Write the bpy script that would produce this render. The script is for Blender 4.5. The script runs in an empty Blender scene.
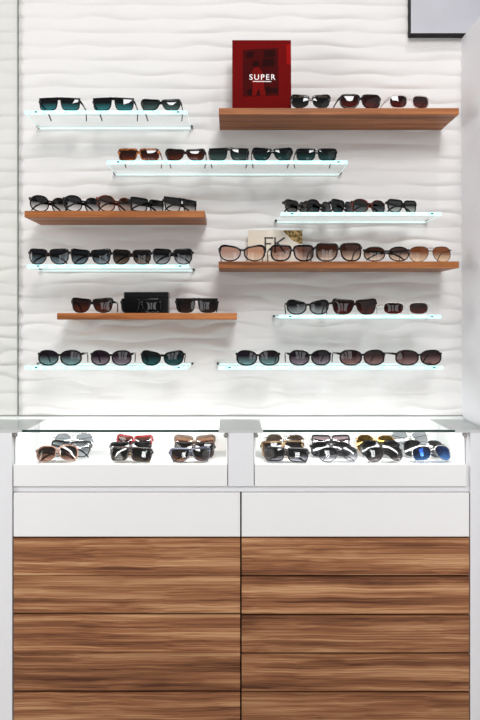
import bpy, bmesh, math, random
import numpy as np
from mathutils import Vector

random.seed(7)
C = bpy.context.scene.collection
SC = bpy.context.scene
PI = math.pi

# ------------------------------------------------------------------ camera model
F = 705.0                 # focal length in pixels of the 480 x 720 frame
VX, VY = 232.0, 317.0     # where the straight-ahead axis meets the frame
E = 1.369                 # eye height
D_WALL, D_SHELF, D_CNT = 2.60, 2.40, 2.28

def wx(px, d): return (px - VX) * d / F
def wz(py, d): return E - (py - VY) * d / F

# ------------------------------------------------------------------ helpers
def lin(c):
    out = []
    for v in c[:3]:
        v /= 255.0
        out.append(v / 12.92 if v <= 0.04045 else ((v + 0.055) / 1.055) ** 2.4)
    return (*out, 1.0)

def tag(o, label=None, cat=None, group=None, kind=None):
    if label: o['label'] = label
    if cat: o['category'] = cat
    if group: o['group'] = group
    if kind: o['kind'] = kind
    return o

def empty(name, loc=(0, 0, 0), rz=0.0):
    o = bpy.data.objects.new(name, None)
    o.empty_display_size = 0.02
    C.objects.link(o)
    o.location = loc
    o.rotation_euler = (0, 0, rz)
    return o

def link_mesh(name, me, mat, parent=None, loc=(0, 0, 0), smooth=False):
    if mat is not None:
        for m in (mat if isinstance(mat, (list, tuple)) else [mat]):
            me.materials.append(m)
    if smooth:
        for p in me.polygons: p.use_smooth = True
    o = bpy.data.objects.new(name, me)
    C.objects.link(o)
    o.location = loc
    if parent is not None: o.parent = parent
    return o

def obj(name, bm, mat, parent=None, loc=(0, 0, 0), smooth=False):
    bmesh.ops.recalc_face_normals(bm, faces=bm.faces[:])
    me = bpy.data.meshes.new(name)
    bm.to_mesh(me); bm.free()
    return link_mesh(name, me, mat, parent, loc, smooth)

def box(bm, x0, x1, y0, y1, z0, z1, bevel=0.0, mi=0):
    vs = [bm.verts.new((x, y, z)) for x in (x0, x1) for y in (y0, y1) for z in (z0, z1)]
    fs = [(0, 1, 3, 2), (4, 6, 7, 5), (0, 4, 5, 1), (2, 3, 7, 6), (0, 2, 6, 4), (1, 5, 7, 3)]
    faces = [bm.faces.new([vs[i] for i in f]) for f in fs]
    for f in faces: f.material_index = mi
    if bevel > 0:
        es = list({e for f in faces for e in f.edges})
        bmesh.ops.bevel(bm, geom=es, offset=bevel, segments=2, affect='EDGES', profile=0.5)

def cyl(bm, p0, p1, r0, r1=None, n=14):
    r1 = r0 if r1 is None else r1
    p0, p1 = Vector(p0), Vector(p1)
    d = (p1 - p0).normalized()
    a = d.orthogonal().normalized(); b = d.cross(a)
    r = [[bm.verts.new(p + (a * math.cos(2 * PI * i / n) + b * math.sin(2 * PI * i / n)) * rr) for i in range(n)]
         for p, rr in ((p0, r0), (p1, r1))]
    for i in range(n):
        bm.faces.new((r[0][i], r[0][(i + 1) % n], r[1][(i + 1) % n], r[1][i]))
    bm.faces.new(r[0]); bm.faces.new(r[1])

def sweep(bm, pts, sect):
    """strip with a rectangular section; sect(i) gives (half thickness vector, half height vector)"""
    rings = []
    for i, p in enumerate(pts):
        p = Vector(p); t, h = sect(i)
        t, h = Vector(t), Vector(h)
        rings.append([bm.verts.new(p + c) for c in (-t - h * .6, -t * .6 - h, t * .6 - h, t - h * .6, t + h * .6, t * .6 + h, -t * .6 + h, -t + h * .6)])
    n = 8
    for a, b in zip(rings, rings[1:]):
        for i in range(n):
            bm.faces.new((a[i], a[(i + 1) % n], b[(i + 1) % n], b[i]))
    bm.faces.new(rings[0]); bm.faces.new(rings[-1])

# ------------------------------------------------------------------ materials
def new_mat(name):
    m = bpy.data.materials.new(name); m.use_nodes = True
    nt = m.node_tree
    b = nt.nodes.get('Principled BSDF')
    return m, nt, b

_mc = {}
def plain(name, rgb, rough=0.5, metal=0.0, spec=0.5, noise=0.03, alpha=1.0):
    key = (name, rgb, rough, metal, alpha)
    if key in _mc: return _mc[key]
    m, nt, b = new_mat(name)
    n = nt.nodes.new('ShaderNodeTexNoise'); n.inputs['Scale'].default_value = 9; n.inputs['Detail'].default_value = 3
    tc = nt.nodes.new('ShaderNodeTexCoord'); nt.links.new(tc.outputs['Object'], n.inputs['Vector'])
    r = nt.nodes.new('ShaderNodeValToRGB')
    c = lin(rgb)
    r.color_ramp.elements[0].position = .3; r.color_ramp.elements[1].position = .7
    r.color_ramp.elements[0].color = (*[max(0, v * (1 - noise)) for v in c[:3]], 1)
    r.color_ramp.elements[1].color = (*[min(1, v * (1 + noise)) for v in c[:3]], 1)
    nt.links.new(n.outputs['Fac'], r.inputs['Fac'])
    nt.links.new(r.outputs['Color'], b.inputs['Base Color'])
    b.inputs['Roughness'].default_value = rough
    b.inputs['Metallic'].default_value = metal
    b.inputs['Specular IOR Level'].default_value = spec
    b.inputs['Alpha'].default_value = alpha
    _mc[key] = m
    return m

def tortoise(name, a, c):
    key = ('tort', a, c)
    if key in _mc: return _mc[key]
    m, nt, b = new_mat(name)
    n = nt.nodes.new('ShaderNodeTexNoise'); n.inputs['Scale'].default_value = 90; n.inputs['Detail'].default_value = 2
    tc = nt.nodes.new('ShaderNodeTexCoord'); nt.links.new(tc.outputs['Object'], n.inputs['Vector'])
    r = nt.nodes.new('ShaderNodeValToRGB')
    r.color_ramp.elements[0].position = .42; r.color_ramp.elements[1].position = .6
    r.color_ramp.elements[0].color = lin(a); r.color_ramp.elements[1].color = lin(c)
    nt.links.new(n.outputs['Fac'], r.inputs['Fac']); nt.links.new(r.outputs['Color'], b.inputs['Base Color'])
    b.inputs['Roughness'].default_value = .18; b.inputs['Specular IOR Level'].default_value = .3
    _mc[key] = m
    return m

def lens_mat(top, bot, a_top=0.97, a_bot=0.85, rough=0.02, metal=0.0):
    """tinted see-through lens, graded from top to bottom, with a surface reflection"""
    key = ('lens', top, bot, metal)
    if key in _mc: return _mc[key]
    m = bpy.data.materials.new('tinted lens'); m.use_nodes = True
    nt = m.node_tree; nt.nodes.clear()
    o = nt.nodes.new('ShaderNodeOutputMaterial'); mx = nt.nodes.new('ShaderNodeMixShader')
    tc = nt.nodes.new('ShaderNodeTexCoord'); sp = nt.nodes.new('ShaderNodeSeparateXYZ')
    nt.links.new(tc.outputs['Generated'], sp.inputs['Vector'])
    r = nt.nodes.new('ShaderNodeValToRGB')
    r.color_ramp.elements[0].color = lin(bot); r.color_ramp.elements[1].color = lin(top)
    r.color_ramp.elements[0].position = .06; r.color_ramp.elements[1].position = .66
    nt.links.new(sp.outputs['Z'], r.inputs['Fac'])
    t = nt.nodes.new('ShaderNodeBsdfTransparent'); nt.links.new(r.outputs['Color'], t.inputs['Color'])
    g = nt.nodes.new('ShaderNodeBsdfGlossy'); g.inputs['Roughness'].default_value = rough
    if metal: nt.links.new(r.outputs['Color'], g.inputs['Color'])
    nt.links.new(schlick(nt, .045 + metal * .7, 1.0), mx.inputs['Fac'])
    nt.links.new(t.outputs[0], mx.inputs[1]); nt.links.new(g.outputs[0], mx.inputs[2])
    nt.links.new(mx.outputs[0], o.inputs['Surface'])
    _mc[key] = m
    return m

def schlick(nt, f0, refl):
    """angle-dependent reflectance, the same for both sides of a pane"""
    N, L = nt.nodes.new, nt.links.new
    ge = N('ShaderNodeNewGeometry'); dt = N('ShaderNodeVectorMath'); dt.operation = 'DOT_PRODUCT'
    L(ge.outputs['Normal'], dt.inputs[0]); L(ge.outputs['Incoming'], dt.inputs[1])
    ab = N('ShaderNodeMath'); ab.operation = 'ABSOLUTE'; L(dt.outputs['Value'], ab.inputs[0])
    su = N('ShaderNodeMath'); su.operation = 'SUBTRACT'; su.inputs[0].default_value = 1; L(ab.outputs[0], su.inputs[1])
    pw_ = N('ShaderNodeMath'); pw_.operation = 'POWER'; pw_.inputs[1].default_value = 5; L(su.outputs[0], pw_.inputs[0])
    ml = N('ShaderNodeMath'); ml.operation = 'MULTIPLY_ADD'; ml.use_clamp = True
    ml.inputs[1].default_value = (1 - f0) * refl; ml.inputs[2].default_value = f0
    L(pw_.outputs[0], ml.inputs[0])
    return ml.outputs[0]

def glass_mat(name, tint, refl=1.0, rough=0.0, f0=.04):
    m = bpy.data.materials.new(name); m.use_nodes = True
    nt = m.node_tree; nt.nodes.clear()
    o = nt.nodes.new('ShaderNodeOutputMaterial'); mx = nt.nodes.new('ShaderNodeMixShader')
    t = nt.nodes.new('ShaderNodeBsdfTransparent'); t.inputs['Color'].default_value = tint
    g = nt.nodes.new('ShaderNodeBsdfGlossy'); g.inputs['Roughness'].default_value = rough
    nt.links.new(schlick(nt, f0 * refl, refl), mx.inputs['Fac'])
    nt.links.new(t.outputs[0], mx.inputs[1]); nt.links.new(g.outputs[0], mx.inputs[2])
    nt.links.new(mx.outputs[0], o.inputs['Surface'])
    return m

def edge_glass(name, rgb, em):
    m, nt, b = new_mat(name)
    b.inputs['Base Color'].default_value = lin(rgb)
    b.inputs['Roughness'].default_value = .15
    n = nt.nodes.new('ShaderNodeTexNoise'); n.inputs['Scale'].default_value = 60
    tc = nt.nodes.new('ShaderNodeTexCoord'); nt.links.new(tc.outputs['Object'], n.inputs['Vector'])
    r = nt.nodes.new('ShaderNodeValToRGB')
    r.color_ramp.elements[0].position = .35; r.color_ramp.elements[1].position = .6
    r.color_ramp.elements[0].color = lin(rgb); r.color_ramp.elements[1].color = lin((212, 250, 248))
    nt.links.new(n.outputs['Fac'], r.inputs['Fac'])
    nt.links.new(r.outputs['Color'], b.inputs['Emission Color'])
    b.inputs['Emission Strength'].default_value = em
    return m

def wood_mat(name, dark, mid, light, rough=0.45, scale=1.0, contrast=1.0, line=0.35, warp=.016):
    m, nt, b = new_mat(name)
    N = nt.nodes.new; L = nt.links.new
    tc = N('ShaderNodeTexCoord')
    at = N('ShaderNodeAttribute'); at.attribute_name = 'plank'
    oi = N('ShaderNodeObjectInfo')
    ad = N('ShaderNodeMath'); ad.operation = 'MULTIPLY_ADD'; ad.inputs[1].default_value = 17.3
    L(oi.outputs['Random'], ad.inputs[0]); L(at.outputs['Fac'], ad.inputs[2])
    cb = N('ShaderNodeCombineXYZ'); L(ad.outputs[0], cb.inputs['X']); L(ad.outputs[0], cb.inputs['Y'])
    L(ad.outputs[0], cb.inputs['Z'])
    va = N('ShaderNodeVectorMath'); va.operation = 'ADD'
    L(tc.outputs['Object'], va.inputs[0]); L(cb.outputs[0], va.inputs[1])
    # gentle wander of the grain
    n0 = N('ShaderNodeTexNoise'); n0.inputs['Scale'].default_value = 4.0 * scale; n0.inputs['Detail'].default_value = 2
    L(va.outputs[0], n0.inputs['Vector'])
    sb = N('ShaderNodeVectorMath'); sb.operation = 'SUBTRACT'; sb.inputs[1].default_value = (.5, .5, .5)
    L(n0.outputs['Color'], sb.inputs[0])
    sc0 = N('ShaderNodeVectorMath'); sc0.operation = 'MULTIPLY'; sc0.inputs[1].default_value = (0, warp, warp)
    L(sb.outputs[0], sc0.inputs[0])
    v2 = N('ShaderNodeVectorMath'); v2.operation = 'ADD'
    L(va.outputs[0], v2.inputs[0]); L(sc0.outputs[0], v2.inputs[1])
    def streak(sx, sz, detail, rough_):
        mp = N('ShaderNodeMapping'); mp.inputs['Scale'].default_value = (sx * scale, sz * scale, sz * scale)
        L(v2.outputs[0], mp.inputs['Vector'])
        n = N('ShaderNodeTexNoise'); n.inputs['Scale'].default_value = 1; n.inputs['Detail'].default_value = detail
        n.inputs['Roughness'].default_value = rough_
        L(mp.outputs[0], n.inputs['Vector'])
        return n
    broad = streak(.9, 30, 4, .6)
    fine = streak(1.6, 230, 3, .6)
    r = N('ShaderNodeValToRGB')
    e = r.color_ramp.elements
    e[0].position = .5 - .2 / contrast; e[0].color = lin(dark)
    e[1].position = .5 + .2 / contrast; e[1].color = lin(light)
    k = e.new(.5); k.color = lin(mid)
    mixf = N('ShaderNodeMath'); mixf.operation = 'MULTIPLY_ADD'; mixf.inputs[1].default_value = line
    sh = N('ShaderNodeMath'); sh.operation = 'SUBTRACT'; sh.inputs[1].default_value = .5
    L(fine.outputs['Fac'], sh.inputs[0]); L(sh.outputs[0], mixf.inputs[0]); L(broad.outputs['Fac'], mixf.inputs[2])
    L(mixf.outputs[0], r.inputs['Fac'])
    pm = N('ShaderNodeMath'); pm.operation = 'SINE'; pk = N('ShaderNodeMath'); pk.operation = 'MULTIPLY'; pk.inputs[1].default_value = 37.0
    L(ad.outputs[0], pk.inputs[0]); L(pk.outputs[0], pm.inputs[0])
    pv = N('ShaderNodeMath'); pv.operation = 'MULTIPLY_ADD'; pv.inputs[1].default_value = .10; pv.inputs[2].default_value = 1.0
    L(pm.outputs[0], pv.inputs[0])
    hs = N('ShaderNodeHueSaturation'); L(pv.outputs[0], hs.inputs['Value']); L(r.outputs['Color'], hs.inputs['Color'])
    L(hs.outputs[0], b.inputs['Base Color'])
    b.inputs['Roughness'].default_value = rough
    b.inputs['Specular IOR Level'].default_value = .25
    return m

M_WHITE = plain('white lacquer', (237, 236, 235), .4, spec=.3, noise=.006)
M_WHITE2 = plain('white satin panel', (228, 228, 230), .5, spec=.2, noise=.006)
M_DARK = plain('dark gap', (12, 10, 9), .9, spec=.1)
M_CASE = plain('bright case interior', (246, 246, 245), .6, spec=.1, noise=.004)
M_CHROME = plain('brushed chrome', (196, 192, 186), .25, metal=1.0)
M_PIN = plain('dark steel', (60, 66, 68), .3, metal=.8)
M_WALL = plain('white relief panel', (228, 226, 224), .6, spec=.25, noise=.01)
M_WALLL = plain('darker relief panel', (216, 216, 210), .6, spec=.25, noise=.01)  # left panel's own tone, slightly darker and greener
M_SIDE = plain('smooth painted wall', (236, 236, 239), .6, spec=.2, noise=.008)
M_SEAM = plain('grey green seam', (136, 140, 134), .5)
M_BULK = plain('grey bulkhead face', (186, 186, 193), .4, spec=.3, noise=.04)
M_BULKEDGE = plain('black bulkhead edge', (16, 14, 15), .8)
M_FLOOR = plain('pale floor', (188, 184, 178), .45, noise=.05)
M_GLASS = glass_mat('shelf glass', (.975, .992, .99, 1), .2)
M_TOP = glass_mat('countertop glass', (.985, .995, .99, 1), .2)
M_PANE = glass_mat('case pane', (.99, 1, .995, 1), .6)
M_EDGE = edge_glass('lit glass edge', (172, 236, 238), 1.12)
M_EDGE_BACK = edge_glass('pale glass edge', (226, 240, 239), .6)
M_TOPEDGE = plain('dark green glass edge', (34, 62, 56), .15, noise=.1)
M_BAND = plain('frosted grey band', (196, 197, 197), .5, noise=.01)
M_WOOD = wood_mat('walnut drawer veneer', (84, 48, 31), (148, 98, 65), (196, 151, 110), .55, 1.0, 1.05, .55)
M_SHELFW = wood_mat('oiled shelf wood', (112, 64, 32), (160, 96, 50), (186, 122, 72), .45, 1.2, 1.1, .45)

# ------------------------------------------------------------------ setting
def relief(name, x0, x1, z0, z1, mat, seed=0):
    dx, dz = 0.009, 0.0026
    nx = int((x1 - x0) / dx) + 1; nz = int((z1 - z0) / dz) + 1
    X, Z = np.meshgrid(np.linspace(x0, x1, nx), np.linspace(z0, z1, nz))
    p = 0.0515
    warp = (0.0065 * np.sin(2 * PI * X / .37 + 1.1 + .8 * np.sin(Z * 5)) * np.sin(PI * Z / p + .5 * np.sin(Z * 3.1))
            + 0.0045 * np.sin(2 * PI * X / .23 + 2.3 + Z * 9) * np.sin(PI * Z / p * .5 + 1.7)
            + 0.003 * np.sin(2 * PI * X / .9 + Z * 4))
    warp = warp * (.9 + .9 * np.clip((1.85 - Z) / .5, 0, 1))
    ph = (Z + warp) / p
    fr = ph - np.floor(ph)
    # pillowed bands meeting in soft valleys
    h = 4 * fr * (1 - fr)
    h = h + .12 * np.sin(2 * PI * fr)
    amp = (0.0066 + .0048 * np.clip((1.9 - Z) / .7, 0, 1)) * (0.75 + .25 * np.sin(2 * PI * X / .41 + 3 * np.sin(Z * 11)))
    Y = D_WALL + 0.0095 - amp * h
    co = np.stack([X, Y, Z], -1).reshape(-1, 3)
    idx = np.arange(nx * nz).reshape(nz, nx)
    q = np.stack([idx[:-1, :-1], idx[:-1, 1:], idx[1:, 1:], idx[1:, :-1]], -1).reshape(-1, 4)
    me = bpy.data.meshes.new(name)
    me.from_pydata(co.tolist(), [], q.tolist())
    o = link_mesh(name, me, mat, smooth=True)
    tag(o, kind='structure')
    return o

X_SEAM = wx(18.2, D_WALL)
X_RW = wx(462, D_WALL)
relief('wall_back', X_SEAM, X_RW + .004, 0.9, 2.95, M_WALL)
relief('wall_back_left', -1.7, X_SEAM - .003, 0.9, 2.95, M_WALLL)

bm = bmesh.new(); box(bm, X_SEAM - .0030, X_SEAM + .0010, D_WALL - .004, D_WALL + .02, 1.0, 2.95)
tag(obj('trim_1', bm, M_SEAM), kind='structure')
# bulkhead at the top right corner: grey face, black returns
bx0, bz0 = wx(408.2, D_WALL), wz(37.5, D_WALL)
bm = bmesh.new()
box(bm, bx0, 1.5, D_WALL - .040, D_WALL + .02, bz0, 2.95, mi=1)
bm.faces.ensure_lookup_table()
for f in bm.faces:
    if abs(f.calc_center_median().y - (D_WALL - .040)) < 1e-4: f.material_index = 0
tag(obj('trim_2', bm, [M_BULK, M_BULKEDGE]), kind='structure')
# grey strip standing in for the shadow gap between wall and counter
bm = bmesh.new(); box(bm, -1.7, X_RW, D_WALL - .0065, D_WALL + .02, 1.0, 1.0075)
tag(obj('shadow_gap_strip', bm, M_SEAM), kind='structure')
# projecting side wall on the right
bm = bmesh.new(); box(bm, X_RW, X_RW + .12, 1.2, D_WALL + .02, 0, bz0 - .002)
tag(obj('wall_right', bm, M_SIDE), kind='structure')
bm = bmesh.new(); box(bm, -3.2, 3.2, -3.0, D_WALL + .1, -.04, 0)
tag(obj('floor', bm, M_FLOOR), kind='structure')

# ------------------------------------------------------------------ counter
ZT = 1.004            # upper face of the glass countertop
zc = lambda py: wz(py, D_CNT)
xc = lambda px: wx(px, D_CNT)
XL, XR = -1.0, X_RW - .004

top = empty('glass_countertop', (0, D_CNT, ZT - .008))
tag(top, 'clear glass countertop lying over both lit display cases', 'countertop')
def lbox(name, parent, mat, x0, x1, y0, y1, z0, z1, bevel=0.0, smooth=False, label=None):
    """box given in world coordinates, parented to an Empty, origin at the box centre base"""
    cx, cy = (x0 + x1) / 2, (y0 + y1) / 2
    bm = bmesh.new(); box(bm, x0 - cx, x1 - cx, y0 - cy, y1 - cy, 0, z1 - z0, bevel)
    loc = Vector((cx, cy, z0))
    if parent is not None: loc = loc - parent.location
    o = obj(name, bm, mat, parent, loc)
    if label: o['label'] = label
    return o
lbox('glass_sheet', top, M_TOP, XL, XR, D_CNT + .002, D_WALL - .030, ZT - .008, ZT)
lbox('glass_edge', top, M_TOPEDGE, xc(22), xc(218.7), D_CNT - .0006, D_CNT + .0018, ZT - .0075, ZT, label='dark green front edge over left case')
lbox('glass_edge', top, M_TOPEDGE, xc(263), xc(455), D_CNT - .0006, D_CNT + .0018, ZT - .0075, ZT, label='dark green front edge over right case')
for a, b in ((XL, xc(22)), (xc(218.7), xc(263)), (xc(455), XR)):
    lbox('frosted_band', top, M_BAND, a, b, D_CNT - .0006, D_WALL - .030, ZT - .0095, ZT - .0082)
    lbox('frosted_edge', top, M_BAND, a, b, D_CNT - .0006, D_CNT + .0018, ZT - .0081, ZT)

lbox('back_strip', top, M_CASE, XL, XR, D_WALL - .0295, D_WALL - .007, ZT - .0092, ZT - .0003)
ZF = E - .488          # floor of the cases
ZLIP = zc(464.5)
Z0C = zc(486.3)
GL = 'lit glass topped display cases'
CASE_SPAN = {'left': (xc(13), xc(227.6)), 'right': (xc(254.3), xc(467))}
for side, (a, b) in CASE_SPAN.items():
    t = empty('display_case', ((a + b) / 2, D_CNT + .15, Z0C))
    tag(t, {'left': 'white lit display case on the left with three heaps of sunglasses',
            'right': 'white lit display case on the right with four heaps of sunglasses'}[side], 'display case', GL)
    bm = bmesh.new()
    cx, cy, cz = t.location
    def bb(x0, x1, y0, y1, z0, z1): box(bm, x0 - cx, x1 - cx, y0 - cy, y1 - cy, z0 - cz, z1 - cz)
    bb(a, b, D_CNT + .018, D_WALL - .008, Z0C, ZF)                       # bottom
    bb(a, b, D_WALL - .0285, D_WALL - .008, ZF, ZT - .011)                 # back
    bb(a, a + .004, D_CNT + .018, D_WALL - .0285, ZF, ZT - .011)
    bb(b - .004, b, D_CNT + .018, D_WALL - .0285, ZF, ZT - .011)
    obj('interior', bm, M_CASE, t)
    lbox('front_panel', t, M_WHITE, a + .0015, b - .0015, D_CNT, D_CNT + .016, Z0C, ZLIP, .001)
    lbox('front_pane', t, M_PANE, a + .004, b - .004, D_CNT + .006, D_CNT + .010, ZLIP, ZT - .012)
    for x in (a + .006, b - .006):
        bm = bmesh.new()
        cyl(bm, (0, -.003, 0), (0, .012, 0), .0072); cyl(bm, (0, -.006, 0), (0, -.003, 0), .0035, .005)
        obj('corner_clip', bm, M_CHROME, t, Vector((x, D_CNT + .001, ZT - .018)) - t.location)

dv = empty('divider_post', (xc(241), D_CNT, Z0C))
tag(dv, 'white divider post standing between the two lit display cases', 'divider')
lbox('post_face', dv, M_WHITE2, xc(228.2), xc(253.8), D_CNT, D_CNT + .02, Z0C, ZT - .0096, .001)
lbox('post_core', dv, M_WHITE2, xc(228.2) + .002, xc(253.8) - .002, D_CNT + .02, D_WALL - .008, Z0C, ZT - .0096)

GD = 'drawer cabinet units under the counter'
def plank_box(bm, x0, x1, y0, y1, z0, z1, v):
    lay = bm.verts.layers.float.get('plank') or bm.verts.layers.float.new('plank')
    before = set(bm.verts)
    box(bm, x0, x1, y0, y1, z0, z1)
    for vv in bm.verts:
        if vv not in before: vv[lay] = v
def cabinet(side, xo0, xo1, xa, xb, rows):
    t = empty('drawer_cabinet', ((xo0 + xo1) / 2, D_CNT + .16, 0))
    tag(t, {'left': 'left drawer cabinet with white top drawer and double plank wooden drawers',
            'right': 'right drawer cabinet with white top drawer and single plank wooden drawers'}[side], 'cabinet', GD)
    z0 = .045
    lbox('carcass', t, M_DARK, min(xa, xb), max(xa, xb), D_CNT + .022, D_WALL - .008, z0, zc(492.5), label='dark carcass showing in the gaps')
    lbox('plinth', t, M_DARK, min(xo0, xa), max(xo1, xb), D_CNT + .06, D_WALL - .008, 0.0, z0)
    lbox('top_rail', t, M_WHITE2, xa, xb, D_CNT + .009, D_WALL - .008, zc(492.3), Z0C - .0004)
    if side == 'left':
        lbox('side_panel', t, M_WHITE2, xo0, xc(12.2), D_CNT - .001, D_WALL - .008, 0, ZT - .0096, .001)
    else:
        lbox('side_panel', t, M_WHITE2, xc(470.3), xo1, D_CNT - .001, D_WALL - .008, 0, ZT - .0096, .001)
        lbox('filler_strip', t, M_WHITE2, xc(467.6), xc(470.3), D_CNT + .012, D_WALL - .008, Z0C, ZT - .0096)
    g = .0026
    lbox('drawer', t, M_WHITE, xa + g, xb - g, D_CNT, D_CNT + .02, zc(536.6), zc(493), .0008, label='white drawer front')
    for pys in rows:
        bm = bmesh.new(); zb = zc(pys[-1])
        cxx = (xa + xb) / 2
        for i, (p0, p1) in enumerate(zip(pys, pys[1:])):
            gt = .0034 if i == 0 else .0008
            gb = .0034 if i == len(pys) - 2 else .0008
            plank_box(bm, xa + g - cxx, xb - g - cxx, 0, .02, zc(p1) + gb - zb, zc(p0) - gt - zb, random.uniform(0, 9))
        if len(pys) > 2:   # backing of the groove
            plank_box(bm, xa + g - cxx, xb - g - cxx, .004, .019, .004, zc(pys[0]) - zb - .004, 3.0)
        obj('drawer', bm, M_WOOD, t, Vector((cxx, D_CNT, zb)) - t.location)
cabinet('left', XL, xc(12.2), xc(12.8), xc(240.9), [(537.3, 575.6, 614), (614, 652.8, 691.4), (691.4, 725)])
cabinet('right', xc(470.3), XR, xc(240.9), xc(470), [(537.3, 576), (576, 614.6), (614.6, 653.4), (653.4, 691.8), (691.8, 725)])

# ------------------------------------------------------------------ shelves
GW, GG = 'floating wooden wall shelves', 'lit glass wall shelves'
SHELVES = {}
def wood_shelf(key, x0, x1, py, th, label):
    a, b = wx(x0, D_SHELF), wx(x1, D_SHELF); z = wz(py, D_SHELF); h = th * D_SHELF / F
    o = lbox('wooden_shelf', None, M_SHELFW, a, b, D_SHELF, D_WALL + .002, z - h, z, .001)
    tag(o, label, 'shelf', GW); SHELVES[key] = z
def glass_shelf(key, x0, x1, py, label):
    a, b = wx(x0, D_SHELF), wx(x1, D_SHELF); z = wz(py, D_SHELF); h = .0105
    t = empty('glass_shelf', ((a + b) / 2, D_SHELF + .1, z - h)); tag(t, label, 'shelf', GG)
    lbox('glass_panel', t, M_GLASS, a, b, D_SHELF + .0025, D_WALL - .004, z - h, z)
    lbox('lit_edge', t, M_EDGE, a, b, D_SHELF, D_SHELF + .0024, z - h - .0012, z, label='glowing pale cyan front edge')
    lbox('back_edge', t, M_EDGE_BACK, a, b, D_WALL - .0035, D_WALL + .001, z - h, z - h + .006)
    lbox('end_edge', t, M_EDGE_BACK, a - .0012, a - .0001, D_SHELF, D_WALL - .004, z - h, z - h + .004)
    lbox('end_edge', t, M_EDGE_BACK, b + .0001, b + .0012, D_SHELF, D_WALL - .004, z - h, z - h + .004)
    for x in (a + .038, b - .03):
        bm = bmesh.new(); box(bm, -.0045, .0045, -.0018, .010, -.0022, .0022, .0009)
        obj('front_clip', bm, M_PIN, t, Vector((x, D_SHELF - .0006, z - h * .45)) - t.location)
    for x in (a - .006, b + .006):
        bm = bmesh.new(); cyl(bm, (0, 0, 0), (0, .022, 0), .0045)
        obj('wall_pin', bm, M_PIN, t, Vector((x, D_WALL - .02, z - h * .4)) - t.location)
    SHELVES[key] = z

glass_shelf('TL', 24.6, 187, 110.6, 'glass shelf at top left carrying three black square sunglasses')
glass_shelf('TM', 107, 347.3, 160.6, 'glass shelf below the red picture shelf, carrying five sunglasses')
wood_shelf('TR', 218.8, 459, 108, 6.4, 'highest wooden shelf at top right, carrying the red picture')
wood_shelf('ML', 24.4, 204.6, 210.8, 6.4, 'wooden shelf at left carrying a tight row of round sunglasses')
glass_shelf('CL', 27, 189, 264.7, 'glass shelf at left between two wooden shelves, carrying four sunglasses')
glass_shelf('CR', 281, 441, 212.2, 'glass shelf on the right above the card with letters')
wood_shelf('FK', 218.6, 459, 261.4, 6.6, 'wooden shelf at right carrying the cream letter card and five brown sunglasses')
wood_shelf('BK', 57, 237, 313, 6.6, 'short wooden shelf at left carrying the black box')
glass_shelf('RL', 279, 441, 314.9, 'glass shelf on the right, carrying three sunglasses with clear pair at its end')
glass_shelf('BL', 25, 187.5, 366, 'lowest glass shelf at left carrying three oval sunglasses')
glass_shelf('BR', 218.5, 443, 366, 'lowest glass shelf at right carrying four oval sunglasses')

# ------------------------------------------------------------------ sunglasses
STY = {   # n_top, n_bot, taper, cat, skew, flat top, rim mm, brow mm, gap mm, bar height
    'flat':   (9.0, 3.6, .16, .00, .00, True, 3.4, 6.5, 13, 9),
    'way':    (9.0, 2.7, .26, .12, .06, False, 4.0, 7.0, 11, 9),
    'rect':   (10., 4.5, .13, .05, .02, False, 3.8, 6.5, 12, 9),
    'square': (5.0, 2.8, .16, .05, .04, False, 5.4, 7.0, 13, 8),
    'panto':  (6.0, 2.3, .20, .08, .04, False, 3.6, 5.5, 12, 7),
    'round':  (2.3, 2.2, .02, .00, .00, False, 3.6, 4.6, 17, 5),
    'cat':    (3.2, 2.2, .14, .26, .00, False, 4.4, 6.0, 14, 7),
    'oval':   (2.45, 2.3, .07, .10, .03, False, 4.8, 5.8, 12, 7),
    'aviator':(2.7, 2.2, .16, .04, .12, False, 2.0, 2.4, 15, 3),
    'club':   (6.0, 2.1, .10, .12, .00, False, 2.0, 10., 15, 6),
    'small':  (3.4, 2.8, .08, .02, .00, False, 3.4, 4.0, 20, 5),
    'wrap':   (3.0, 2.4, .08, .10, .10, False, 3.4, 5.0, 12, 6),
}
NP = 56
def lens_outline(sty, a, b):
    nt_, nb_, taper, cat, skew = STY[sty][:5]
    pts = []
    for i in range(NP):
        th = 2 * PI * i / NP
        c, s = math.cos(th), math.sin(th)
        n = nt_ if s > 0 else nb_
        k = (abs(c) ** n + abs(s) ** n) ** (-1.0 / n)
        x, z = k * c, k * s
        x *= 1 - taper * (.5 - z * .5)
        z += cat * x * max(z, 0)
        x += skew * (-z) * .9
        if sty in ('flat', 'way', 'rect', 'square') and x < 0 and z < .2:  # nose cut
            x *= 1 - .05 * (.2 - z)
        pts.append((a * x, b * z))
    return pts

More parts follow.
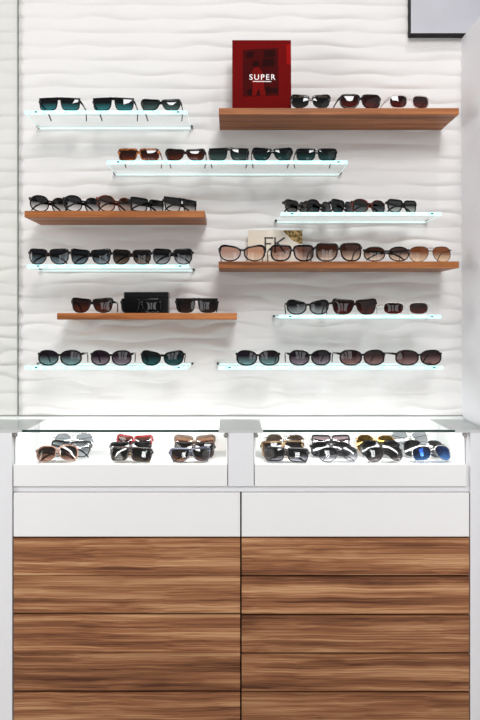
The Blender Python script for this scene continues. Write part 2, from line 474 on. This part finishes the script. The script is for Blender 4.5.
def build_glasses(sty, W, H, mats, folded=False, wrap=9.0, temple_h=None):
    """meshes for one pair: dict of bmesh, in mm, front at y=0, resting on z=0"""
    fl, rim, brow, gap, bar = STY[sty][5:]
    end = 1.6
    a = (W / 2 - gap / 2 - end - rim * .6) / 2
    b = (H - rim - brow) / 2
    zc_ = rim + b; cx = gap / 2 + a
    thin = rim <= 2
    dep = 1.8 if thin else 3.6
    yf = lambda x: wrap * (abs(x) / (W / 2)) ** 2
    out = lens_outline(sty, a, b)
    zmax = max(p[1] for p in out); zmin = min(p[1] for p in out)
    out = [(x, -b + 2 * b * (z - zmin) / (zmax - zmin)) for x, z in out]; zmax, zmin = b, -b
    fr = bmesh.new(); lens = []
    base = zc_ + zmin - rim
    for sd in (1, -1):
        P, Q = [], []
        for i in range(NP):
            p = out[i]; pa = out[i - 1]; pb = out[(i + 1) % NP]
            tx, tz = pb[0] - pa[0], pb[1] - pa[1]
            l = math.hypot(tx, tz) or 1
            nx, nz = tz / l, -tx / l
            if nx * p[0] + nz * p[1] < 0: nx, nz = -nx, -nz
            up = max(0, nz)
            w = rim + (brow - rim) * up
            if sty in ('cat', 'way', 'club') and p[0] > 0 and p[1] > 0: w += 2.2 * (p[0] / a) * min(1, p[1] / b + .2)
            q = [p[0] + nx * w, p[1] + nz * w]
            if fl and q[1] > zmax * .55: q[1] = zmax + brow * .8
            P.append(p); Q.append(q)
        rings = []
        for p, q in zip(P, Q):
            def v(t, y):
                x = (cx + p[0] + (q[0] - p[0]) * t); z = zc_ + p[1] + (q[1] - p[1]) * t - base
                return fr.verts.new((sd * x / 1000, (yf(x) + y) / 1000, z / 1000))
            rings.append([v(0, dep), v(0, dep * .3), v(.22, 0), v(.75, 0), v(1, dep * .3), v(1, dep)])
        for i in range(NP):
            r0, r1 = rings[i], rings[(i + 1) % NP]
            for j in range(6):
                fr.faces.new((r0[j], r0[(j + 1) % 6], r1[(j + 1) % 6], r1[j]))
        lb = bmesh.new()
        loops = []
        for t, bulge in ((1.0, dep * .55), (.66, dep * .55 - .7), (.33, dep * .55 - 1.1)):
            lp = []
            for p in P:
                x = cx + p[0] * t; z = zc_ + p[1] * t - base
                lp.append(lb.verts.new((sd * x / 1000, (yf(x) + bulge) / 1000, z / 1000)))
            loops.append(lp)
        cv = lb.verts.new((sd * cx / 1000, (yf(cx) + dep * .55 - 1.2) / 1000, (zc_ - base) / 1000))
        for A, B in zip(loops, loops[1:]):
            for i in range(NP): lb.faces.new((A[i], A[(i + 1) % NP], B[(i + 1) % NP], B[i]))
        for i in range(NP): lb.faces.new((loops[-1][i], loops[-1][(i + 1) % NP], cv))
        lens.append(lb)
    # bridge
    zb = zc_ + zmax + brow * .8 - bar / 2 - base if fl else zc_ + b * .42 - base
    xi = gap / 2 + (0.6 if not fl else 6)
    n = 9
    def bridge(zb, bar, arch):
        pts = []
        for i in range(n):
            x = -xi + 2 * xi * i / (n - 1)
            pts.append((x / 1000, (yf(x) + dep * .5) / 1000, (zb + arch * (1 - (x / xi) ** 2)) / 1000))
        sweep(fr, pts, lambda i: ((0, dep * .5 / 1000, 0), (0, 0, (bar / 2 + (1.0 * abs(i - 4) / 4 if not thin else 0)) / 1000)))
    bridge(zb, bar, 1.2 if not fl else 0)
    if sty == 'aviator': bridge(zb + b * .42, 1.8, .4)
    # end pieces
    zh = (zc_ + zmax * .62 - base)
    th = temple_h or (2.6 if thin and sty != 'club' else 7.5)
    for sd in (1, -1):
        x0, x1 = cx + a * .86, W / 2
        sweep(fr, [(sd * x0 / 1000, (yf(x0) + dep * .5) / 1000, zh / 1000), (sd * (x1 - .5) / 1000, (yf(x1) + dep * .5) / 1000, zh / 1000),
                   (sd * x1 / 1000, (yf(x1) + dep + 1) / 1000, zh / 1000)],
              lambda i: ((0, dep * .5 / 1000, 0) if i < 2 else (1.6 / 1000, 0, 0), (0, 0, th * .55 / 1000)))
    temples = []
    tw = 1.3 if thin else 1.9
    for k, sd in enumerate((1, -1)):
        tb = bmesh.new(); y0 = yf(W / 2) + dep + .8
        if not folded:
            path = [(W / 2 - .6, y0, zh), (W / 2, y0 + 30, zh), (W / 2 - 1, y0 + 88, zh - 1.5),
                    (W / 2 - 3, y0 + 102, zh - 5), (W / 2 - 5, y0 + 116, zh * .58), (W / 2 - 8, y0 + 131, th * .8)]
            sec = lambda i: ((tw / 1000, 0, 0), (0, .15 * th / 1000 if i > 2 else 0, th * (.5, .46, .4, .42, .45, .4)[i] / 1000))
        else:
            off = 5.2 * k
            path = [(W / 2 - 1.2, y0, zh), (W / 2 - 3.5, y0 + 4 + off, zh), (W / 2 - 10, y0 + 5.5 + off, zh - .4),
                    (-W * .18, y0 + 7 + off, zh * .72), (-W * .32, y0 + 7 + off, zh * .45), (-W * .42, y0 + 6 + off, th * .7)]
            sec = lambda i: ((tw / 1000, 0, 0) if i == 0 else (0, tw / 1000, 0), (0, 0, th * (.5, .5, .48, .42, .45, .4)[i] / 1000))
        sweep(tb, [(sd * p[0] / 1000, p[1] / 1000, p[2] / 1000) for p in path], sec)
        temples.append(tb)
    return fr, lens, temples

def sunglasses(loc, sty, W, H, fm, lm, label, group, rz=0.0, folded=False, tm=None, wrap=9.0, tilt=0.0):
    fr, lens, temples = build_glasses(sty, W, H, None, folded, wrap)
    low = min(v.co.z * math.cos(tilt) + v.co.y * math.sin(tilt) for b in [fr] + temples for v in b.verts)
    t = empty('sunglasses', (loc[0], loc[1], loc[2] - low), rz)
    if tilt: t.rotation_euler.x = tilt
    tag(t, label, 'sunglasses', group)
    obj('frame', fr, fm, t, smooth=True)
    for l in lens: obj('lens', l, lm, t, smooth=True)
    for b in temples: obj('temple', b, tm or fm, t, smooth=True)
    return t

BLK = plain('black acetate', (6, 6, 7), .14, spec=.28)
BLKM = plain('matte black acetate', (9, 9, 10), .4, spec=.2)
DBR = tortoise('dark brown acetate', (10, 7, 6), (40, 20, 13))
TOR = tortoise('amber tortoise acetate', (70, 34, 14), (192, 112, 52))
RTOR = tortoise('red tortoise acetate', (36, 14, 9), (118, 50, 26))
GTOR = tortoise('grey tortoise acetate', (14, 12, 11), (74, 66, 58))
PLUM = plain('plum acetate', (22, 10, 15), .15, spec=.3)
CLEAR = plain('clear acetate', (226, 220, 212), .12, alpha=.42)
SILV = plain('silver metal', (176, 172, 168), .25, metal=1.0)
GOLD = plain('gold metal', (190, 150, 92), .25, metal=1.0)
GUN = plain('gunmetal', (52, 50, 52), .3, metal=1.0)
RED = plain('red acetate', (150, 24, 30), .2)
IVORY = plain('ivory acetate', (226, 214, 200), .25)

L_TEAL = lens_mat((10, 14, 18), (58, 128, 134))  # lower teal imitates the wall's reflection, put into the tint
L_TEAL2 = lens_mat((18, 30, 32), (48, 96, 98))
L_GRN = lens_mat((34, 46, 44), (84, 112, 108), .95, .8)
L_BRN = lens_mat((44, 18, 12), (104, 50, 34), .96, .85)
L_REDB = lens_mat((40, 10, 8), (92, 26, 20), .97, .9)
L_CHOC = lens_mat((30, 22, 18), (64, 48, 40), .96, .9)
L_GREY = lens_mat((26, 28, 32), (186, 194, 198), .95, .6)
L_BLUEG = lens_mat((22, 28, 36), (120, 140, 150), .95, .75)
L_SMOKE = lens_mat((22, 20, 20), (240, 238, 236), .95, .5)
L_OLIVE = lens_mat((30, 22, 14), (98, 74, 44), .96, .85)
L_PURP = lens_mat((32, 18, 30), (150, 138, 150), .96, .85)
L_PURPT = lens_mat((34, 22, 34), (130, 164, 164), .96, .85)
L_PINK = lens_mat((206, 164, 146), (248, 232, 222), .75, .4)
L_PINKD = lens_mat((124, 84, 72), (236, 210, 198), .9, .5)
L_BGRAD = lens_mat((74, 34, 16), (246, 218, 194), .95, .5)
L_AMB = lens_mat((142, 78, 34), (246, 216, 182), .92, .5)
L_WINE = lens_mat((50, 20, 22), (156, 120, 116), .96, .85)
L_BLACK = lens_mat((8, 8, 10), (22, 22, 24), 1.0, .97)
L_PALE = lens_mat((176, 180, 184), (226, 228, 230), .6, .35)
L_PEACH = lens_mat((186, 146, 116), (232, 208, 186), .75, .5)
L_GOLD = lens_mat((112, 88, 40), (176, 146, 88), .95, .9, metal=.6)
L_BLUE = lens_mat((16, 40, 92), (70, 118, 178), .98, .95, metal=.4)
L_ROSE = lens_mat((196, 176, 178), (228, 214, 214), .5, .35)

def on(shelf, px0, px1, H_px, sty, fm, lm, label, group, rz=0.0, folded=False, dy=.0012, **k):
    """stand a pair on a shelf: px0..px1 is the width it takes in the frame at the shelf's front"""
    d = D_SHELF + dy
    W = (px1 - px0) * d / F * 1000 if 'W' not in k else k.pop('W')
    H = H_px * 1.05 * d / F * 1000
    x = wx((px0 + px1) / 2, d)
    yy = d
    if rz: yy = d + abs(math.sin(rz)) * W / 2000 * .92
    return sunglasses((x * (yy / d if rz else 1), yy, SHELVES[shelf] + .0004), sty, W, H, fm, lm, label, group, rz, folded, **k)

g = 'sunglasses on the top left glass shelf'
on('TL', 38, 80, 13, 'flat', BLK, L_TEAL, 'black flat-top sunglasses with teal lenses, leftmost on top left glass shelf', g)
on('TL', 92, 134, 13, 'flat', BLK, L_TEAL, 'black flat-top sunglasses in the middle of the top left glass shelf', g)
on('TL', 140.5, 181, 11.4, 'way', BLK, L_GRN, 'black thin-topped sunglasses with grey green lenses, right end of top left glass shelf', g)

g = 'sunglasses on the glass shelf below the picture'
on('TM', 117.5, 159.5, 12, 'rect', TOR, L_BRN, 'amber tortoise sunglasses with brown lenses at left end of long glass shelf', g)
on('TM', 165, 205.5, 11.6, 'way', DBR, L_BRN, 'dark brown sunglasses beside the amber tortoise pair on long glass shelf', g)
on('TM', 208.5, 249, 12.6, 'flat', BLK, L_GRN, 'flat-top black sunglasses with pale grey green lenses, middle of long glass shelf', g)
on('TM', 252, 293, 12.6, 'way', BLK, L_TEAL2, 'black sunglasses with dark teal lenses, second from right on long glass shelf', g)
on('TM', 296, 337.5, 12, 'rect', BLK, L_TEAL2, 'black rectangular sunglasses at right end of long glass shelf below picture', g)

g = 'sunglasses beside the red picture'
on('TR', 291, 330.5, 13.2, 'club', GTOR, lens_mat((12, 12, 12), (52, 52, 50)), 'browline sunglasses with black lenses, right beside the red picture', g, tm=SILV)
on('TR', 339.5, 382, 14, 'square', DBR, L_REDB, 'square dark brown sunglasses in the middle of the shelf with red picture', g, rz=math.radians(4))
on('TR', 389, 431, 13.4, 'small', CLEAR, L_REDB, 'clear framed sunglasses with dark red lenses at right end of top shelf', g, rz=math.radians(5))

g = 'round sunglasses standing aslant in a tight row'
a = math.radians(44)
for (p0, p1, h, sty, fm, lm, lab) in (
        (31.5, 70, 16, 'round', DBR, L_SMOKE, 'dark brown round sunglasses aslant at left end of the tight row'),
        (65, 103, 16, 'round', BLK, lens_mat((24, 26, 30), (240, 240, 240), .95, .5), 'black round sunglasses, second from left in the tight row on wood'),
        (98, 136, 16, 'round', RTOR, lens_mat((64, 34, 18), (246, 226, 210), .95, .5), 'red brown tortoise round sunglasses in the middle of the tight row'),
        (130, 168, 14, 'rect', BLK, lens_mat((14, 16, 18), (240, 240, 240), .97, .6), 'black square-lens sunglasses, second from right in the tight row on wood'),
        (163.5, 201.5, 14.4, 'flat', BLK, lens_mat((16, 16, 16), (236, 232, 226), .97, .6), 'black flat-top sunglasses aslant at right end of tight row on wood')):
    on('ML', p0, p1, h, sty, fm, lm, lab, g, rz=a, folded=True, W=148)

g = 'sunglasses on the left middle glass shelf'
on('CL', 27.5, 69, 15.6, 'panto', DBR, L_BLUEG, 'dark rounded sunglasses with blue grey lenses, leftmost on left middle glass shelf', g, folded=True)
on('CL', 69.5, 111, 15.2, 'way', BLK, L_BLUEG, 'black angular sunglasses, second from left on left middle glass shelf', g, folded=True)
on('CL', 111.5, 151.5, 14.8, 'panto', DBR, lens_mat((30, 22, 16), (120, 104, 92), .95, .7), 'dark brown sunglasses with brown lenses, third on left middle glass shelf', g, folded=True)
on('CL', 151.8, 193, 15.6, 'panto', BLK, L_GREY, 'black sunglasses with pale lower lenses, right end of left middle glass shelf', g, folded=True)

g = 'sunglasses crowded aslant on the right upper glass shelf'
a = math.radians(46)
for (p0, p1, h, sty, fm, lm, lab) in (
        (281, 318, 13, 'panto', GTOR, lens_mat((22, 24, 24), (120, 122, 120)), 'small grey tortoise sunglasses at left end of crowded right glass shelf'),
        (302.5, 340, 13.4, 'round', DBR, lens_mat((22, 20, 26), (70, 80, 84)), 'dark brown rounded sunglasses, second from left on crowded right glass shelf'),
        (326.5, 364, 13.4, 'panto', BLK, lens_mat((14, 18, 22), (60, 78, 82)), 'black sunglasses in the middle of crowded right glass shelf'),
        (351.5, 389, 13.4, 'round', RTOR, lens_mat((26, 24, 26), (110, 124, 128)), 'red tortoise sunglasses on the crowded glass shelf above letter card'),
        (386.5, 421, 13.2, 'panto', BLK, lens_mat((52, 56, 54), (190, 200, 196), .9, .5), 'black sunglasses with pale lenses at right end of crowded right glass shelf')):
    on('CR', p0, p1, h, sty, fm, lm, lab, g, rz=math.radians(24) if p0 in (351.5, 386.5) else a, folded=True, W=138 if p0 != 386.5 else 126)

g = 'brown gradient sunglasses on the wooden shelf with the letter card'
on('FK', 218.6, 266, 15.8, 'cat', BLK, L_PINK, 'black cat-eye sunglasses with pale pink lenses, left of the letter card', g, tm=IVORY)
on('FK', 270, 315, 16.2, 'square', BLK, L_PINKD, 'large black square sunglasses with pinkish lenses in front of the letter card', g, rz=math.radians(3))
on('FK', 315.5, 363, 18, 'square', DBR, L_BGRAD, 'oversized square dark brown sunglasses with brown gradient lenses', g, rz=math.radians(3))
on('FK', 364, 410, 14.2, 'round', DBR, L_BGRAD, 'round dark brown sunglasses with folded temples on letter card shelf', g, folded=True)
on('FK', 408.5, 453, 15, 'aviator', plain('brown metal', (62, 34, 22), .3, metal=.4), L_AMB, 'brown aviator sunglasses with amber lenses at right end of letter card shelf', g, dy=.03, rz=math.radians(3))

g = 'sunglasses on the wooden shelf with the black box'
on('BK', 70.5, 113, 14.4, 'way', BLK, L_BRN, 'black sunglasses with brown lenses left of the black box', g)
on('BK', 120, 162, 14, 'rect', BLK, L_BLACK, 'glossy black sunglasses with black lenses in front of the black box', g, folded=True)
on('BK', 175, 218, 14.4, 'flat', BLKM, L_CHOC, 'matte black flat-top sunglasses with brown lenses right of the black box', g)

g = 'sunglasses on the right middle glass shelf'
on('RL', 286.5, 329.5, 14.4, 'cat', BLK, L_GREY, 'black browline sunglasses with grey gradient lenses on right middle glass shelf', g)
on('RL', 332, 378, 15.4, 'way', DBR, L_REDB, 'angular dark red brown sunglasses in middle of right middle glass shelf', g, rz=math.radians(3))
on('RL', 383, 430, 12.4, 'small', CLEAR, L_REDB, 'transparent framed square sunglasses at right end of right middle glass shelf', g)

g = 'oval sunglasses on the lowest left glass shelf'
on('BL', 37, 81.5, 15.2, 'oval', BLK, L_PURPT, 'large black oval sunglasses, leftmost on lowest left glass shelf', g)
on('BL', 90, 131.5, 15, 'oval', PLUM, L_PURP, 'plum angular oval sunglasses in middle of lowest left glass shelf', g)
on('BL', 140.5, 184, 14.6, 'cat', BLK, L_TEAL2, 'black cat-eye sunglasses with teal lenses on lowest left glass shelf', g)

g = 'oval sunglasses on the lowest right glass shelf'
on('BR', 236, 280, 15, 'oval', BLK, L_PURPT, 'black oval sunglasses with grey lenses, leftmost on lowest right glass shelf', g)
on('BR', 289, 332, 15.2, 'oval', BLK, L_PURP, 'black oval sunglasses, second from left on lowest right glass shelf', g, rz=math.radians(4))
on('BR', 339.5, 386.5, 15.4, 'oval', PLUM, L_WINE, 'plum oval sunglasses with wine lenses, third on lowest right glass shelf', g, rz=math.radians(6))
on('BR', 395, 444.5, 15.2, 'oval', DBR, L_WINE, 'dark brown oval sunglasses at right end of lowest right glass shelf', g, rz=math.radians(8))

# heaps in the two cases: back row, middle row, front row
DB, DM, DF = 2.515, 2.42, 2.335
def incase(px0, px1, d, H_px, sty, fm, lm, label, group, rz=0.0, tm=None, wrap=10.0, tilt=0.0):
    W = (px1 - px0) * d / F * 1000
    # lying back on the folded temples
    tilt = math.radians({DB: -13, DM: -20, DF: -24}[d])
    return sunglasses((wx((px0 + px1) / 2, d), d - .006, ZF + .0008), sty, W, H_px * 1.2 * d / F * 1000, fm, lm, label, group, math.radians(rz), True, tm, wrap + 4, tilt)
DB, DM, DF = 2.515, 2.42, 2.335
g = 'sunglasses heaped in the left display case'
incase(53.5, 94, DB, 16, 'aviator', SILV, L_PALE, 'silver sunglasses with pale lenses at back of first heap, left case', g, 7)
incase(47, 90, DM, 14, 'way', BLK, L_PALE, 'black sunglasses with pale grey lenses in middle of first heap, left case', g, -9)
incase(37, 79, DF, 13.5, 'wrap', plain('pinkish tan frame', (112, 78, 62), .25), lens_mat((46, 30, 24), (150, 110, 90), .9, .7), 'tan wraparound sunglasses at front of first heap, left case', g, 14, wrap=18)
incase(114, 152, DB, 15, 'way', RED, L_PINKD, 'red framed sunglasses at back of second heap, left case', g, -8)
incase(110, 152, DM, 13, 'rect', BLK, L_BLACK, 'black sunglasses in middle of second heap, left case', g, 9, wrap=14)
incase(107, 151, DF, 12.5, 'rect', DBR, lens_mat((18, 14, 12), (74, 60, 44)), 'dark brown sunglasses with gold temples at front of second heap, left case', g, -11, tm=GOLD, wrap=14)
incase(174, 215, DB, 15, 'club', plain('tan frame', (104, 80, 62), .3), L_PEACH, 'tan browline sunglasses with peach lenses at back of third heap', g)
incase(172, 214, DM, 13, 'rect', DBR, L_BRN, 'brown sunglasses with brown lenses in middle of third heap', g, -10)
incase(170.5, 213, DF, 12.5, 'way', plain('slate acetate', (44, 46, 60), .2), lens_mat((40, 24, 18), (122, 84, 66), .95, .8), 'slate blue framed sunglasses at front of third heap', g, 13)
g = 'sunglasses heaped in the right display case'
incase(264, 305, DB, 15, 'aviator', SILV, lens_mat((96, 78, 60), (190, 176, 164), .85, .6), 'silver aviator sunglasses at back of first heap, right case', g, -8, tm=GOLD)
incase(262, 306, DM, 14, 'rect', plain('bronze metal', (104, 82, 56), .25, metal=.7), lens_mat((66, 40, 22), (150, 110, 70), .95, .8), 'gold framed sunglasses with brown lenses in first heap, right case', g, 10)
incase(263, 308, DF, 12.5, 'rect', GUN, lens_mat((28, 28, 34), (148, 148, 160), .95, .7), 'grey metal sunglasses at front of first heap, right case', g, -12)
incase(312, 351, DB, 15, 'rect', GUN, L_ROSE, 'wire framed sunglasses with clear rosy lenses at back of second heap', g)
incase(311, 352, DM, 12.5, 'wrap', BLK, lens_mat((26, 28, 36), (120, 124, 134), .95, .8), 'black wraparound sunglasses in middle of second heap', g, wrap=16)
incase(319, 362, DF, 12.5, 'aviator', GUN, lens_mat((60, 62, 68), (214, 214, 220), .85, .5), 'grey aviator sunglasses at front of second heap', g, 12)
incase(355.5, 395, DB, 14.5, 'aviator', GOLD, L_GOLD, 'golden mirrored aviator sunglasses at back of third heap', g, -9)
incase(361, 401, DM, 14, 'wrap', BLK, lens_mat((16, 16, 20), (60, 62, 70)), 'black wraparound sunglasses in middle of third heap', g, -3, wrap=16)
incase(366, 407, DF, 12.5, 'aviator', BLK, lens_mat((24, 20, 20), (120, 112, 112), .92, .7), 'black wire aviator sunglasses at front of third heap', g, 11)
incase(391, 430, DB, 18, 'aviator', SILV, L_PALE, 'silver aviator sunglasses with pale lenses at back of fourth heap', g)
incase(403, 444, DM, 14, 'aviator', GUN, lens_mat((18, 18, 22), (90, 94, 100)), 'dark aviator sunglasses in middle of fourth heap', g, -10)
incase(413, 456, DF, 13, 'aviator', SILV, L_BLUE, 'silver aviator sunglasses with blue mirrored lenses at front of fourth heap', g, 10, wrap=16)

# ------------------------------------------------------------------ picture, card, box
def text_mesh(name, s, size, mat, parent, loc, bold=0.0, spacing=1.0, sx=1.0, rot=(PI / 2, 0, 0)):
    cu = bpy.data.curves.new(name + '_c', 'FONT'); cu.body = s; cu.size = size; cu.extrude = .0003
    cu.offset = bold; cu.space_character = spacing; cu.align_x = 'CENTER'; cu.align_y = 'CENTER'
    tmp = bpy.data.objects.new('tmp_text', cu); C.objects.link(tmp)
    bpy.context.view_layer.update()
    me = bpy.data.meshes.new_from_object(tmp.evaluated_get(bpy.context.evaluated_depsgraph_get()))
    bpy.data.objects.remove(tmp); bpy.data.curves.remove(cu)
    for v in me.vertices: v.co.x *= sx
    me.materials.clear()
    o = link_mesh(name, me, mat, parent, loc)
    o.rotation_euler = rot
    return o

M_RED = plain('deep red print', (104, 6, 7), .7, spec=.06, noise=.12)
M_REDB = plain('bright red print', (146, 14, 10), .7, spec=.06, noise=.1)
M_REDD = plain('dark maroon print', (66, 5, 6), .7, spec=.06, noise=.25)
M_REDK = plain('blackish red print', (40, 4, 5), .7, spec=.06, noise=.2)
M_REDM = plain('muted red print', (112, 9, 9), .7, spec=.06, noise=.15)
M_TXT = plain('white print', (246, 240, 238), .4)
DP = 2.47
pw = (291.3 - 232.2) * DP / F; ph = (wz(40, DP) - SHELVES['TR']) * 1.022
pic = empty('framed_picture', (wx(261.8, DP), DP, SHELVES['TR'])); tag(pic, 'deep red picture with SUPER lettering standing on the top right wooden shelf', 'picture')
pic.rotation_euler = (math.radians(-3), 0, 0)
bm = bmesh.new(); box(bm, -pw / 2, pw / 2, 0, .012, 0, ph, .001); obj('panel', bm, M_RED, pic)
def poly(bm, pts, y):
    vs = [bm.verts.new((x, y, z)) for x, z in pts]
    bm.faces.new(vs)
    e = [bm.verts.new((x, y + .0006, z)) for x, z in pts]
    bm.faces.new(e[::-1])
    for i in range(len(vs)): bm.faces.new((vs[i], vs[(i + 1) % len(vs)], e[(i + 1) % len(vs)], e[i]))
def pp(u, v):   # crop coordinates (30..435 x 27..490) -> local
    return (-pw / 2 + pw * (u - 30) / 405, ph * (530 - v) / 503)
bm = bmesh.new(); poly(bm, [pp(*q) for q in ((102, 95), (345, 82), (350, 405), (104, 412))], -.0007)
obj('print_background', bm, M_REDD, pic)
bm = bmesh.new()
for r in (((250, 98), (325, 95), (325, 140), (250, 150)), ((240, 160), (318, 150), (320, 205), (236, 208)), ((128, 110), (180, 105), (176, 140), (128, 150))):
    bm = bmesh.new(); poly(bm, [pp(*q) for q in r], -.0012); obj('print_shadow', bm, M_REDK, pic)
bm = bmesh.new(); poly(bm, [pp(192 + 22 * math.cos(t), 192 + 22 * math.sin(t)) for t in [2 * PI * i / 16 for i in range(16)]], -.0022); obj('print_head', bm, M_REDK, pic)
for cx_, cy_, r_ in ((155, 382, 26), (205, 378, 18), (275, 372, 30), (322, 372, 24)):
    bm = bmesh.new(); poly(bm, [pp(cx_ + r_ * math.cos(t), cy_ + r_ * .9 * math.sin(t)) for t in [2 * PI * i / 14 for i in range(14)]], -.0010 - .0001 * (cx_ % 7)); obj('print_shadow', bm, M_REDK, pic)
bm = bmesh.new()
poly(bm, [pp(*q) for q in ((182, 195), (208, 195), (212, 215), (236, 240), (250, 300), (248, 345), (262, 405), (225, 408), (212, 360), (190, 408), (165, 405), (172, 340), (160, 300), (165, 240), (180, 218))], -.0016)
obj('print_figure', bm, M_REDM, pic)
bm = bmesh.new(); poly(bm, [pp(*q) for q in ((402, 60), (434, 55), (434, 195), (404, 195))], -.0007)
obj('red_tab', bm, M_REDB, pic)
x, z = pp(236, 284)
text_mesh('lettering', 'SUPER', .0275, M_TXT, pic, (x, -.0024, z), bold=.0001, spacing=1.28, sx=1.0)
bm = bmesh.new()
x0 = 172
while x0 < 298:
    w = random.choice((4, 6, 7))
    poly(bm, [pp(*q) for q in ((x0, 308), (x0 + w, 308), (x0 + w, 314), (x0, 314))], -.002); x0 += w + 2
obj('small_lettering', bm, M_TXT, pic)

# cream letter card
DC = 2.555
cw = (302.4 - 248) * DC / F; ch = wz(230, DC) - SHELVES['FK']
card = empty('letter_card', (wx(275.2, DC), DC, SHELVES['FK'])); card.rotation_euler = (math.radians(-2), 0, 0)
tag(card, 'cream and gold card with FK lettering standing behind sunglasses on wooden shelf', 'card')
mcard, nt, b = new_mat('cream gold card')
tc = nt.nodes.new('ShaderNodeTexCoord'); sp = nt.nodes.new('ShaderNodeSeparateXYZ'); nt.links.new(tc.outputs['Generated'], sp.inputs[0])
rr = nt.nodes.new('ShaderNodeValToRGB'); rr.color_ramp.elements[0].color = lin((222, 208, 186)); rr.color_ramp.elements[1].color = lin((240, 232, 220))
nt.links.new(sp.outputs['X'], rr.inputs['Fac']); nt.links.new(rr.outputs['Color'], b.inputs['Base Color']); b.inputs['Roughness'].default_value = .4
bm = bmesh.new(); box(bm, -cw / 2, cw / 2, 0, .003, 0, ch); obj('card_panel', bm, mcard, card)
def cp(u, v): return (-cw / 2 + cw * (u - 30) / 418, ch * (297 - v) / 267)
bm = bmesh.new(); poly(bm, [cp(*q) for q in ((296, 32), (448, 32), (448, 136), (430, 136), (370, 108))], -.0007)
obj('gold_corner', bm, tortoise('gold foil', (96, 72, 34), (196, 164, 104)), card)
M_INK = plain('dark brown ink', (44, 32, 28), .5)
def stroke(bm, p, q, w):
    (x0, z0), (x1, z1) = cp(*p), cp(*q); l = math.hypot(x1 - x0, z1 - z0); nx, nz = -(z1 - z0) / l * w / 2, (x1 - x0) / l * w / 2
    poly(bm, [(x0 + nx, z0 + nz), (x1 + nx, z1 + nz), (x1 - nx, z1 - nz), (x0 - nx, z0 - nz)], -.0012)
bm = bmesh.new(); sw = .0056
for p, q in (((163, 88), (163, 205)), ((155, 90), (225, 90)), ((160, 135), (208, 135)), ((238, 84), (238, 205)), ((312, 88), (236, 140)), ((254, 126), (315, 205))): stroke(bm, p, q, sw)
obj('lettering', bm, M_INK, card)
bm = bmesh.new(); u = 160
while u < 305:
    w = random.choice((8, 10, 13)); stroke(bm, (u, 228), (u + w, 228), .0018); u += w + 5
obj('small_lettering', bm, plain('grey brown ink', (150, 130, 116), .5), card)

# black box
DBX = D_SHELF + .045
bw = (168 - 124) * DBX / F; bh = wz(292, DBX) - SHELVES['BK']
bxo = empty('black_box', (wx(146, DBX), DBX, SHELVES['BK'])); tag(bxo, 'glossy black box standing on the short wooden shelf behind black sunglasses', 'box')
bm = bmesh.new(); box(bm, -bw / 2, bw / 2, 0, .06, 0, bh * .72, .0012); obj('base', bm, plain('black card', (5, 5, 6), .35, spec=.2), bxo)
bm = bmesh.new(); box(bm, -bw / 2 - .0004, bw / 2 + .0004, -.0004, .0604, bh * .725, bh, .0012); obj('lid', bm, plain('black card', (5, 5, 6), .35, spec=.2), bxo)

# ------------------------------------------------------------------ light
def area(name, loc, target, size, power, col=(1, 1, 1), sy=None, spread=PI):
    l = bpy.data.lights.new(name, 'AREA'); l.energy = power; l.color = col; l.size = size
    l.spread = spread
    if sy: l.shape = 'RECTANGLE'; l.size_y = sy
    o = bpy.data.objects.new(name, l); C.objects.link(o); o.location = loc
    o.rotation_euler = (Vector(target) - Vector(loc)).to_track_quat('-Z', 'Y').to_euler()
    return o
area('ceiling_spot_left', (-.9, .85, 4.2), (-.1, D_WALL, 1.5), .07, 9, (1, .955, .91))
area('ceiling_spot_right', (.9, 1.0, 4.2), (.35, D_WALL, 1.5), .07, 16, (1, .965, .93))
area('high_front_fill', (.55, -1.6, 3.9), (.1, 2.6, 1.0), 1.1, 135, (.985, .985, 1))  # added fill from high in front, reaches under shelves and models the relief
# shop window behind the viewer, in tall panes
for i, w_ in enumerate((.5, .28, .62)):
    x_ = (-.25, .35, 1.0)[i]
    area('shop_window_pane', (x_, -2.6, 1.5), (x_, 2.6, 1.3), w_, (9, 5, 11)[i], (.95, .975, 1), 1.5)
area('side_fill', (-3.0, .9, 1.7), (.85, 2.3, 1.5), 1.2, 66, (1, .995, .985), 1.6)  # added fill from the left to brighten the right wall, no real window
for a_, b_ in CASE_SPAN.values():
    area('case_light', ((a_ + b_) / 2, D_CNT + .03, ZT - .013), ((a_ + b_) / 2, D_CNT + .16, ZF), b_ - a_ - .07, 1.7, (1, 1, 1), .014)

w = bpy.data.worlds.new('shop_ambience'); SC.world = w; w.use_nodes = True
bg = w.node_tree.nodes['Background']; bg.inputs['Strength'].default_value = .36
tcw = w.node_tree.nodes.new('ShaderNodeTexCoord'); spw = w.node_tree.nodes.new('ShaderNodeSeparateXYZ')
rw = w.node_tree.nodes.new('ShaderNodeValToRGB')
rw.color_ramp.elements[0].position = .35; rw.color_ramp.elements[0].color = (.42, .41, .40, 1)
rw.color_ramp.elements[1].position = .75; rw.color_ramp.elements[1].color = (.95, .965, 1.0, 1)
mrw = w.node_tree.nodes.new('ShaderNodeMapRange'); mrw.inputs['From Min'].default_value = -1
w.node_tree.links.new(tcw.outputs['Generated'], spw.inputs[0]); w.node_tree.links.new(spw.outputs['Z'], mrw.inputs['Value'])
w.node_tree.links.new(mrw.outputs['Result'], rw.inputs['Fac']); w.node_tree.links.new(rw.outputs['Color'], bg.inputs['Color'])

SC.view_settings.view_transform = 'Standard'
SC.view_settings.look = 'None'
SC.view_settings.exposure = -0.40

cam = bpy.data.cameras.new('camera'); co = bpy.data.objects.new('camera', cam); C.objects.link(co)
co.location = (0, 0, E); co.rotation_euler = (PI / 2, 0, 0)
cam.sensor_fit = 'VERTICAL'; cam.sensor_height = 36; cam.sensor_width = 24; cam.lens = F / 720 * 36
cam.shift_x = (240 - VX) / 720; cam.shift_y = -(360 - VY) / 720
cam.clip_start = .02
SC.camera = co
